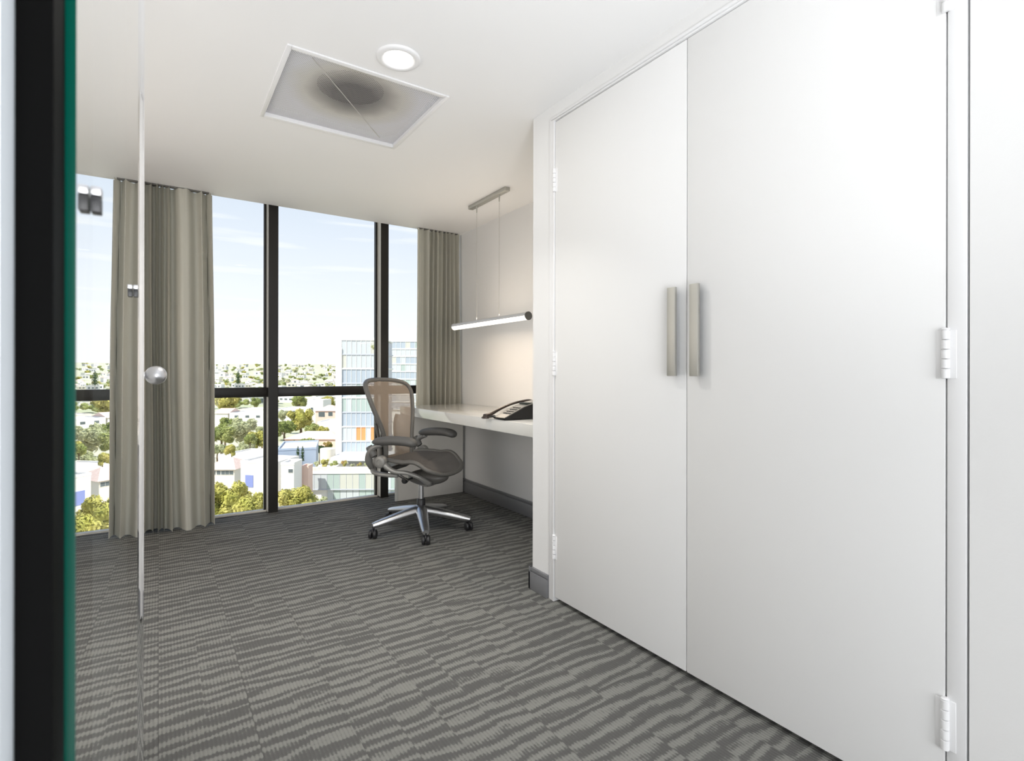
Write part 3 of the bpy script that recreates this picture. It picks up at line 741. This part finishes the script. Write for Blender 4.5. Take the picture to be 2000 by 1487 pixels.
# ---- trees: crowns of separate leaf sprays on a trunk, a few meshes shared by copies
def crown_mesh(seed, n, rz, lobes, tall=False):
    rs = random.Random(seed); verts = []; faces = []
    L = []
    for _ in range(lobes):
        a = rs.uniform(0, 6.283); r_ = rs.uniform(.15, .72); z = rs.uniform(-.55, .75) * rz
        L.append((Vector((math.cos(a) * r_, math.sin(a) * r_, z)) if not tall else Vector((0, 0, rs.uniform(-1, .9) * rz)), rs.uniform(.26, .46) if not tall else .5))
    for i in range(n):
        c, lr = L[rs.randrange(lobes)]
        d = Vector((rs.gauss(0, 1), rs.gauss(0, 1), rs.gauss(0, 1) + .3)).normalized()
        if tall:
            zz = rs.uniform(-1, 1); rr_ = (1 - max(zz, 0) ** 1.6) * .95 + .03
            a = rs.uniform(0, 6.283); p = Vector((math.cos(a) * rr_, math.sin(a) * rr_, zz * rz)); d = Vector((math.cos(a), math.sin(a), .3)).normalized()
        else: p = c + d * lr * rs.uniform(.75, 1.05)
        s = rs.uniform(.035, .085) * (1.6 if tall else 1.0)
        t = Vector((rs.gauss(0, 1), rs.gauss(0, 1), rs.gauss(0, 1))); n_ = (d + t * .45).normalized()
        u = n_.orthogonal().normalized(); q = Matrix.Rotation(rs.uniform(0, 6.28), 3, n_); u = q @ u; v_ = n_.cross(u)
        b = len(verts)
        verts += [tuple(p - u * s * 1.5), tuple(p - v_ * s * .7), tuple(p + u * s * 1.5), tuple(p + v_ * s * .7)]
        faces.append((b, b + 1, b + 2, b + 3))
    # a solid core inside every lobe, so the crown is not see-through
    ico = bmesh.new(); bmesh.ops.create_icosphere(ico, subdivisions=1, radius=1.0)
    iv = [v_.co.copy() for v_ in ico.verts]; ifc = [[v_.index for v_ in f.verts] for f in ico.faces]; ico.free()
    cores = L if not tall else [(Vector((0, 0, z * rz)), .8 if z < .3 else .5) for z in (-.75, -.35, .05, .45)]
    for c, lr in cores:
        b = len(verts); verts += [tuple(c + Vector((q.x * lr * .86, q.y * lr * .86, q.z * lr * .86 * (1 if not tall else rz * .35)))) for q in iv]
        faces += [[b + k for k in f] for f in ifc]
    me = bpy.data.meshes.new('crown'); me.from_pydata(verts, [], faces); me.update(); return me
CR_ME = [crown_mesh(s, 2600, .80, 15) for s in (1, 2, 3)]
CR_SM = [crown_mesh(s, 260, .75, 7) for s in (4, 5, 6)]
CR_TALL = crown_mesh(9, 900, 3.6, 4, True)
bm = bmesh.new(); tube(bm, [(0, 0, 0), (.06, 0, .5), (.02, .04, 1.0)], [.1, .075, .05], 8); TR_ME = bpy.data.meshes.new('trunk'); bm.to_mesh(TR_ME); bm.free(); TR_ME.materials.append(M_trunk)
CACHE = {}
def crown_obj(me, m):
    k = (me.name, m.name)
    if k not in CACHE: c = me.copy(); c.materials.clear(); c.materials.append(m); CACHE[k] = c
    return CACHE[k]
def tree(pc, r, m, me, label, group=None, name='tree', rz=1.0, sy=1.0):
    """pc : centre of the crown"""
    d = (pc - Vector((0, 0, CAM_H))).dot(FW); gz = terr(d)
    root = empty(name, (pc.x, pc.y, gz), rnd.uniform(0, 6.28))
    c = bpy.data.objects.new('crown', crown_obj(me, m)); COL.objects.link(c); c.parent = root; c.location = (0, 0, pc.z - gz); c.scale = (r, r, r * rz)
    t = bpy.data.objects.new('trunk', TR_ME); COL.objects.link(t); t.parent = root; h = max(pc.z - gz - .15 * r, .5); t.scale = (r * 1.1, r * 1.1, h)
    tag(root, label, 'tree', group); return root
BIG = CR_ME
trees = [  # px, py of crown centre, distance, radius px, material, label
    (440, 985, 99, 46, 0, 'large yellow green tree lowest in the pane right of the left curtain'),
    (497, 993, 84, 38, 0, 'large bushy tree below the white house with the blue shutter'),
    (583, 985, 92, 38, 0, 'large yellow green tree at the sill just right of the first mullion'),
    (468, 970, 105, 22, 0, 'yellow green tree between the two large ones below the blue shutter'),
    (425, 880, 178, 16, 3, 'pale feathery tree behind the tiled roof next to the curtain'),
    (440, 832, 215, 18, 1, 'green tree at the top of the garden trees beside the curtain'),
    (488, 860, 176, 14, 1, 'small green tree in the gap of the middle garden trees'),
    (512, 843, 215, 14, 3, 'pale tree against the first mullion in the middle gardens'),
    (552, 812, 262, 12, 3, 'small pale tree in front of the long white house'),
    (628, 992, 100, 22, 3, 'pale small tree at the sill beside the glass podium'),
    (432, 852, 190, 24, 1, 'round green tree beside the left curtain among the middle gardens'),
    (470, 842, 200, 28, 3, 'pale olive tree in the middle of the garden trees'),
    (502, 862, 190, 22, 0, 'umbrella shaped yellow green tree left of the first mullion'),
    (452, 880, 148, 15, 0, 'yellow green tree above the tiled roof house'),
    (478, 880, 182, 18, 3, 'small pale tree behind the white parapet'),
    (588, 823, 250, 27, 0, 'tall feathery yellow green tree amid white houses right of the first mullion'),
    (556, 838, 240, 22, 1, 'green tree left of the feathery tree'),
    (612, 842, 235, 16, 1, 'green tree right of the feathery tree'),
    (632, 846, 225, 15, 0, 'low clipped green tree left of the glass tower'),
    (625, 880, 156, 13, 2, 'dark evergreen tree behind the blue grey house'),
    (447, 788, 380, 26, 0, 'broad yellow green tree just under the window transom beside the curtain'),
    (583, 785, 420, 17, 1, 'green tree just under the transom right of the first mullion'),
    (642, 787, 400, 17, 0, 'tree under the transom left of the glass tower'),
    (498, 787, 410, 11, 1, 'small green tree under the transom left of the first mullion'),
    (640, 872, 160, 10, 4, 'small orange flowering tree beside the tower'),
    (452, 893, 172, 10, 4, 'small orange flowering tree above the tiled roof'),
]
for k, (px, py, d, rp_, mi, lab) in enumerate(trees):
    tree(at(px, py, d), size(rp_, d), M_leaf[mi], BIG[k % 3], lab, 'trees below the window')
for px, lab in ((582, 'left one of two dark slim cypresses against the blue grey wall'), (591, 'right one of two dark slim cypresses against the blue grey wall')):
    tree(at(px, 886, 120), size(3.6, 120), M_leaf[2], CR_TALL, lab, 'cypress pair', 'cypress', 1.15)
tree(at(465, 738, 800), size(4.5, 800), M_leaf[2], CR_TALL, 'dark tall tree standing alone above the transom left of the first mullion', None, 'cypress', .75)
# ---- hedge
bm = bmesh.new(); p0 = at(553, 870, 140); p1 = at(612, 868, 150)
verts = []; faces = []
rs = random.Random(3)
hd = empty('hedge', tuple((p0 + p1) / 2)); hl = (p1 - p0)
core = bmesh.new(); abox(core, (-hl.length/2, -.8, -3.0), (hl.length/2, .8, 1.0), .2)
hcore = link_mesh('hedge_body', core, M_leaf[1], hd, .6); hd.rotation_euler = (0, 0, math.atan2(hl.y, hl.x))
for _ in range(1500):
    p = Vector((rs.uniform(-.5, .5) * hl.length, rs.uniform(-.9, .9), rs.uniform(-2.6, 1.25))); n_ = Vector((rs.gauss(0, 1), rs.gauss(0, 1), rs.gauss(0, 1))).normalized(); u = n_.orthogonal().normalized(); v_ = n_.cross(u); b = len(verts)
    s = rs.uniform(.12, .3); verts += [tuple(p - u * s), tuple(p - v_ * s), tuple(p + u * s), tuple(p + v_ * s)]; faces.append((b, b+1, b+2, b+3))
me = bpy.data.meshes.new('leaves'); me.from_pydata(verts, [], faces); me.materials.append(M_leaf[1]); lo = bpy.data.objects.new('leaves', me); COL.objects.link(lo); lo.parent = hd; lo['kind'] = 'stuff'
tag(hd, 'long clipped green hedge on top of the blue grey building', 'hedge')

# ---- houses
def house(px0, px1, pyt, d, depth, wallm, label, roof='flat', roofm=None, wins=(), yaw=0.0, pyb=None, group=None, shadow=None, name='house', rise=None):
    """front wall from px0 to px1, wall top at pyt, d metres away, standing on the terrain"""
    a = at(px0, pyt, d); wdt = size(px1 - px0, d); gz = terr(d) if pyb is None else at(px0, pyb, d).z
    root = empty(name, tuple(at((px0 + px1) / 2, pyt, d).xy) + (gz,), AX + yaw); h = a.z - gz
    box('wall', (-wdt/2, 0, -.3), (wdt/2, depth, h), wallm, root)
    if roof == 'flat':
        box('roof', (-wdt/2 + .25, .25, h - .3), (wdt/2 - .25, depth - .25, h + .05), roofm or M_flat, root)
        bm = bmesh.new()
        for A_, B_ in (((-wdt/2 - .06, -.06), (wdt/2 + .06, .22)), ((-wdt/2 - .06, depth - .22), (wdt/2 + .06, depth + .06)), ((-wdt/2 - .06, .22), (-wdt/2 + .22, depth - .22)), ((wdt/2 - .22, .22), (wdt/2 + .06, depth - .22))):
            abox(bm, (*A_, h - .05), (*B_, h + .45))
        link_mesh('parapet', bm, wallm, root)
    else:
        bm = bmesh.new(); e_ = .5; rh = rise if rise else depth * .26
        b0 = [(-wdt/2 - e_, -e_, h), (wdt/2 + e_, -e_, h), (wdt/2 + e_, depth + e_, h), (-wdt/2 - e_, depth + e_, h)]
        ins = min(depth, wdt) * .45 if roof == 'hip' else 0
        vs = [bm.verts.new(q) for q in b0] + [bm.verts.new((-wdt/2 - e_ + ins, depth/2, h + rh)), bm.verts.new((wdt/2 + e_ - ins, depth/2, h + rh))]
        for f in ((0, 1, 5, 4), (2, 3, 4, 5), (1, 2, 5), (3, 0, 4), (3, 2, 1, 0)): bm.faces.new([vs[q] for q in f])
        link_mesh('roof', bm, roofm or M_tile, root)
    for (u, zt, ww, hh) in wins:
        wf = box('window', (-wdt/2 + u * wdt - ww/2 - .08, -.06, h - zt - hh - .08), (-wdt/2 + u * wdt + ww/2 + .08, .02, h - zt + .08), M_bw, root)
        box('pane', (-wdt/2 + u * wdt - ww/2, -.09, h - zt - hh), (-wdt/2 + u * wdt + ww/2, -.055, h - zt), M_win, wf)
    if shadow:
        u, zt, ww, hh = shadow; box('shadow', (-wdt/2 + u * wdt - ww/2, -.08, h - zt - hh), (-wdt/2 + u * wdt + ww/2, .02, h - zt), M_blueshadow, root)  # blue slab standing in for the shadow on the white wall
    tag(root, label, 'house', group); return root
house(466, 545, 905, 112, 8, M_bw, 'big plain white house with a blue shutter below the first mullion', shadow=(.24, 2.6, 1.9, 2.6), yaw=R(-10))
house(549, 574, 908, 108, 4.5, M_bw, 'white house with a flat roof beside the first mullion in front of the cypresses', yaw=R(2), wins=((.75, .9, .9, .7),))
house(400, 458, 917, 126, 9, M_bc, 'cream house with a row of square windows and a pale tiled roof by the curtain', 'hip', M_tile, wins=((.30, .35, .9, .9), (.47, .35, .9, .9), (.62, .35, .9, .9), (.76, .35, .9, .9), (.90, .35, .9, .9)), rise=2.2)
house(418, 520, 893, 160, 14, M_bw, 'long low white building with a parapet behind the tiled roof', wins=((.55, .8, 2.2, 1.2), (.93, .8, 1.2, .9)), yaw=R(-14))
house(545, 615, 879, 124, 14, M_bb, 'blue grey shaded house wall behind two cypresses', yaw=R(18), wins=((.35, 3.3, 1.0, .9),))
house(589, 602, 914, 113, 2.5, M_bp, 'low brown parapet house between the cypresses and podium', roofm=M_tile)
house(556, 662, 858, 205, 14, M_bp, 'pink tiled roof house behind the hedge', 'hip', M_tile, rise=2.4)
house(541, 600, 800, 330, 22, M_bw, 'long white house with a row of small windows right of the first mullion', wins=tuple((.18 + .13 * k, .8, 2.2, 1.8) for k in range(5)))
house(600, 631, 783, 310, 14, M_bw, 'white tower-like house with a stepped side', wins=((.3, 4, 1.5, 1.8),))
house(616, 657, 803, 270, 14, M_bp, 'brownish tiled house with a shaded porch left of the glass tower', 'hip', M_tile, wins=((.30, .6, 3.2, 2.4), (.72, .6, 2.2, 2.0)), rise=2.6)
house(420, 445, 808, 300, 14, M_bw, 'white house beside the left curtain below the transom', 'gable', M_tile, rise=2.6)
house(448, 518, 808, 300, 18, M_bw, 'wide white flat roofed house left of the first mullion', wins=((.2, 1, 2.2, 1.4), (.5, 1, 2.2, 1.4), (.8, 1, 2.2, 1.4)))
house(470, 516, 800, 340, 14, M_bc, 'cream house behind the wide white flat roofed one')
house(620, 662, 826, 240, 16, M_bw, 'white flat roof left of the glass tower')
house(380, 400, 905, 146, 8, M_bw, 'white house half hidden by the left curtain', yaw=R(12))
# ---- far houses and trees, towards the horizon
rs = random.Random(21)
HM = []
def far_house_mesh(kind, m, m2):
    bm = bmesh.new(); abox(bm, (-.5, -.5, -.3), (.5, .5, 1.0), 0, 2, 0)
    if kind == 0:
        abox(bm, (-.52, -.52, 1.0), (.52, .52, 1.06), 0, 2, 0)
        for k in range(3): abox(bm, (-.36 + .28 * k, -.52, .45), (-.20 + .28 * k, -.49, .75), 0, 2, 1)
    else:
        vs = [bm.verts.new(q) for q in ((-.58, -.58, 1), (.58, -.58, 1), (.58, .58, 1), (-.58, .58, 1), (-.2, 0, 1.35), (.2, 0, 1.35))]
        for f in ((0, 1, 5, 4), (2, 3, 4, 5), (1, 2, 5), (3, 0, 4), (3, 2, 1, 0)): bm.faces.new([vs[q] for q in f]).material_index = 1
        abox(bm, (-.2, -.52, .2), (.1, -.49, .7), 0, 2, 2)
    bmesh.ops.recalc_face_normals(bm, faces=bm.faces[:]); me = bpy.data.meshes.new('far_house'); bm.to_mesh(me); bm.free()
    for q in (m, m2, M_win): me.materials.append(q)
    return me
HM = [far_house_mesh(0, M_bw, M_win), far_house_mesh(0, M_bc, M_win), far_house_mesh(1, M_bw, M_tile), far_house_mesh(0, M_bg, M_win)]
FAR = []
def free(p, r_):
    if any((p - q).length < r_ + b for q, b in FAR): return False
    FAR.append((p.copy(), r_)); return True
for k in range(190):
    d = 470 * math.exp(rs.uniform(0, 2.15)); px = rs.choice((rs.uniform(395, 530), rs.uniform(530, 668), rs.uniform(640, 830)))
    p = FW * d + RT0 * ((px - PX0) * d / FPX)
    if not free(p, 13 * (1 + d / 4200)): continue
    o = bpy.data.objects.new('far_house', HM[rs.choice((0, 0, 0, 1, 2, 2, 3))]); COL.objects.link(o)
    o.location = (p.x, p.y, terr(d)); o.rotation_euler = (0, 0, AX + rs.uniform(-.6, .6)); q = rs.uniform(9, 15) * (1 + d / 4200); o.scale = (q * rs.uniform(.8, 1.6), q * .8, rs.uniform(4, 8) * (1 + d / 3000))
    tag(o, 'small pale house among trees toward the horizon', 'house', 'houses toward the horizon')
for k in range(400):
    d = 430 * math.exp(rs.uniform(0, 2.3)); px = rs.choice((rs.uniform(395, 530), rs.uniform(530, 668), rs.uniform(640, 830)))
    p = FW * d + RT0 * ((px - PX0) * d / FPX); r_ = rs.uniform(4.0, 7.5) * (1 + d / 3500)
    if not free(p, r_ * 1.2): continue
    o = bpy.data.objects.new('far_tree', crown_obj(CR_SM[k % 3], M_leaf[rs.choice((0, 1, 1, 3, 3, 3))])); COL.objects.link(o)
    o.location = (p.x, p.y, terr(d) + r_ * .55); o.scale = (r_ * rs.uniform(1, 1.9), r_ * 1.2, r_ * .8); o.rotation_euler = (0, 0, rs.uniform(0, 6))
    tag(o, 'small tree among pale houses toward the horizon', 'tree', 'trees toward the horizon')

# ---- glass tower with its podium
def tower(name, px0, px1, pyt, pyb, d, depth, yaw, floors, cols, label, seed, whitecol=0.0, band=None, orange=None):
    rs = random.Random(seed); wdt = size(px1 - px0, d); zt = at(px0, pyt, d).z; zb = at(px0, pyb, d).z; h = zt - zb
    c = at((px0 + px1) / 2, pyt, d); root = empty(name, (c.x, c.y, zb), AX + yaw)
    box('core', (-wdt/2 + .15, .22, .05), (wdt/2 - .15, depth - .2, h - .3), M_slabg, root)
    box('base', (-wdt/2 + .2, .3, GZ - zb - .3), (wdt/2 - .2, depth - .3, .05), M_slabw, root)
    fh = h / floors
    for k in range(floors + 1):
        box('slab', (-wdt/2 - .12, -.12, k * fh - .16), (wdt/2 + .12, depth + .1, k * fh + .16), M_slabw if not band or k not in band else M_slabg, root)
    cw = wdt / cols
    for k in range(floors):
        tone = rs.choice((0, 0, 1, 1, 2))
        for i in range(cols):
            m = M_tg[tone] if rs.random() < .80 else M_tg[rs.randrange(4)]
            if orange and k == orange[0] and i in orange[1]: m = M_orange
            box('pane', (-wdt/2 + i * cw + .05, .02 + rs.uniform(0, .03), k * fh + .16), (-wdt/2 + (i + 1) * cw - .05, .10, (k + 1) * fh - .16), m, root)
        for i in range(3):
            box('pane', (-wdt/2 - .02, .2 + i * depth/3, k * fh + .16), (-wdt/2 + .08, .1 + (i + 1) * depth/3, (k + 1) * fh - .16), M_tg[1], root)
    for i in range(cols + 1):
        box('mullion', (-wdt/2 + i * cw - .04, -.06, 0), (-wdt/2 + i * cw + .04, .12, h), M_slabw, root)
    if whitecol:
        box('corner_pier', (-wdt/2 - size(whitecol, d), -.3, -3.0), (-wdt/2 + .1, depth * .5, h - size(16, d)), M_bw, root)
    tag(root, label, 'tower'); return root, wdt, h
tw, tww, twh = tower('glass_tower', 668, 752, 664, 890, 132, 12, R(4), 8, 9, 'white and glass office tower left of the second mullion behind the chair', 4, 11, (3, 5, 7), (1, (3, 4, 6)))
bm = bmesh.new(); h = twh     # sloping roof screen and roof plants
vs = [bm.verts.new(q) for q in ((-tww/2, .1, h + .1), (tww/2 - 1.2, .1, h + .1), (tww/2 - 1.2, .1, h + .75), (-tww/2, .1, h + .2), (-tww/2, 3, h + .1), (tww/2 - 1.2, 3, h + .1), (tww/2 - 1.2, 3, h + .75), (-tww/2, 3, h + .2))]
for f in ((0,1,2,3), (4,7,6,5), (3,2,6,7), (0,4,5,1), (1,5,6,2), (0,3,7,4)): bm.faces.new([vs[q] for q in f])
link_mesh('roof_screen', bm, M_slabw, tw)
tower('glass_tower', 754, 830, 667, 800, 185, 14, R(-6), 9, 8, 'pale glass tower with white floor lines seen right of the second mullion', 8)
# lower roof canopy, planter and glazed podium
def podium():
    d = 118; px0, px1 = 602, 800
    c = at((px0 + px1) / 2, 921, d); wdt = size(px1 - px0, d); root = empty('glass_podium', (c.x, c.y, GZ), AX + R(2)); H = c.z - GZ
    box('core', (-wdt/2 + .3, .6, 0), (wdt/2 - .3, 9.5, H - .1), M_slabw, root)
    z1 = at(700, 956, d).z - GZ
    box('fascia', (-wdt/2 - .1, -.1, H - .5), (wdt/2 + .1, 10, H + .05), M_slabw, root)
    box('lower_band', (-wdt/2 - .1, -.06, z1 - .15), (wdt/2 + .1, .5, z1 + .05), M_slabg, root)
    n = 16; cw = wdt / n; r2 = random.Random(2)
    for i in range(n):
        box('pane', (-wdt/2 + i*cw + .04, .05, z1 + .05), (-wdt/2 + (i+1)*cw - .04, .12, H - .5), M_tg[r2.choice((1, 1, 2, 2, 3))], root)
        if i > 2: box('pane', (-wdt/2 + i*cw + .04, .30, .2), (-wdt/2 + (i+1)*cw - .04, .40, z1 - .2), M_tg[r2.choice((1, 2))], root)
        box('mullion', (-wdt/2 + i*cw - .03, .0, z1), (-wdt/2 + i*cw + .03, .13, H - .4), M_slabg, root)
    tag(root, 'low glazed podium with planted roof edge at the foot of the tower', 'building')
    # planter wall
    box('planter_wall', (-wdt/2, .0, H + .05), (wdt/2, .35, H + 1.0), mat('mauve_planter', (.60, .52, .50), .8, var=(2, (.72, .66, .60))), root)
    return root, wdt, H
pod, pw, pH = podium()
rs = random.Random(31)
for k, (px, py, r_, mi) in enumerate(((618, 916, 8, 3), (634, 908, 11, 0), (652, 912, 9, 1), (672, 916, 9, 4), (688, 917, 6, 3), (702, 908, 6, 4), (716, 918, 7, 3), (733, 909, 9, 0))):
    p = at(px, py, 120); o = empty('shrub', (p.x, p.y, pod.location.z + pH + .08))
    c = bpy.data.objects.new('foliage', crown_obj(CR_SM[k % 3], M_leaf[mi])); COL.objects.link(c); c.parent = o; s = size(r_, 120); c.scale = (s, s, s); c.location = (0, 0, max(p.z - o.location.z, s * 1.12))
    tag(o, ('pale shrub at the left end of the podium roof', 'rounded yellow green shrub on the podium roof edge', 'mid green shrub next to the rounded one', 'orange tinted shrub below the canopy', 'grey green low shrub on the podium roof', 'slim orange shrub standing above the planter', 'low pale shrub near the second mullion', 'bright yellow green shrub at the second mullion')[k], 'shrub', 'shrubs on the podium roof')
bm = bmesh.new(); cp = [(-7.5 + 15 * k / 16, -1.0 - 1.8 * math.sin(math.pi * (k + 1.5) / 19)) for k in range(17)] + [(7.5, 9), (-7.5, 9)]
prism(bm, cp, 0, .55); c = at(712, 897, 124); cn = link_mesh('roof_canopy', bm, M_slabw); cn.location = c; cn.rotation_euler = (0, 0, AX)
tag(cn, 'curved white canopy slab at the foot of the glass tower', 'canopy')
bm = bmesh.new(); lathe(bm, [(0, 0), (1.75, 0), (1.75, 2.5), (1.6, 2.6), (0, 2.6)], 28); tk = link_mesh('roof_tank', bm, M_bc, None, .8); tk.location = at(640, 897, 126)
tag(tk, 'round cream roof tank left of the glass tower', 'tank')

p = at(729, 679, 131); o = empty('shrub', (p.x, p.y, p.z - .9)); c = bpy.data.objects.new('foliage', crown_obj(CR_SM[0], M_leaf[3])); COL.objects.link(c); c.parent = o; c.scale = (1.0, .8, .9); c.location = (0, 0, .9)
tag(o, 'small roof bush near the top right corner of the glass tower', 'shrub')
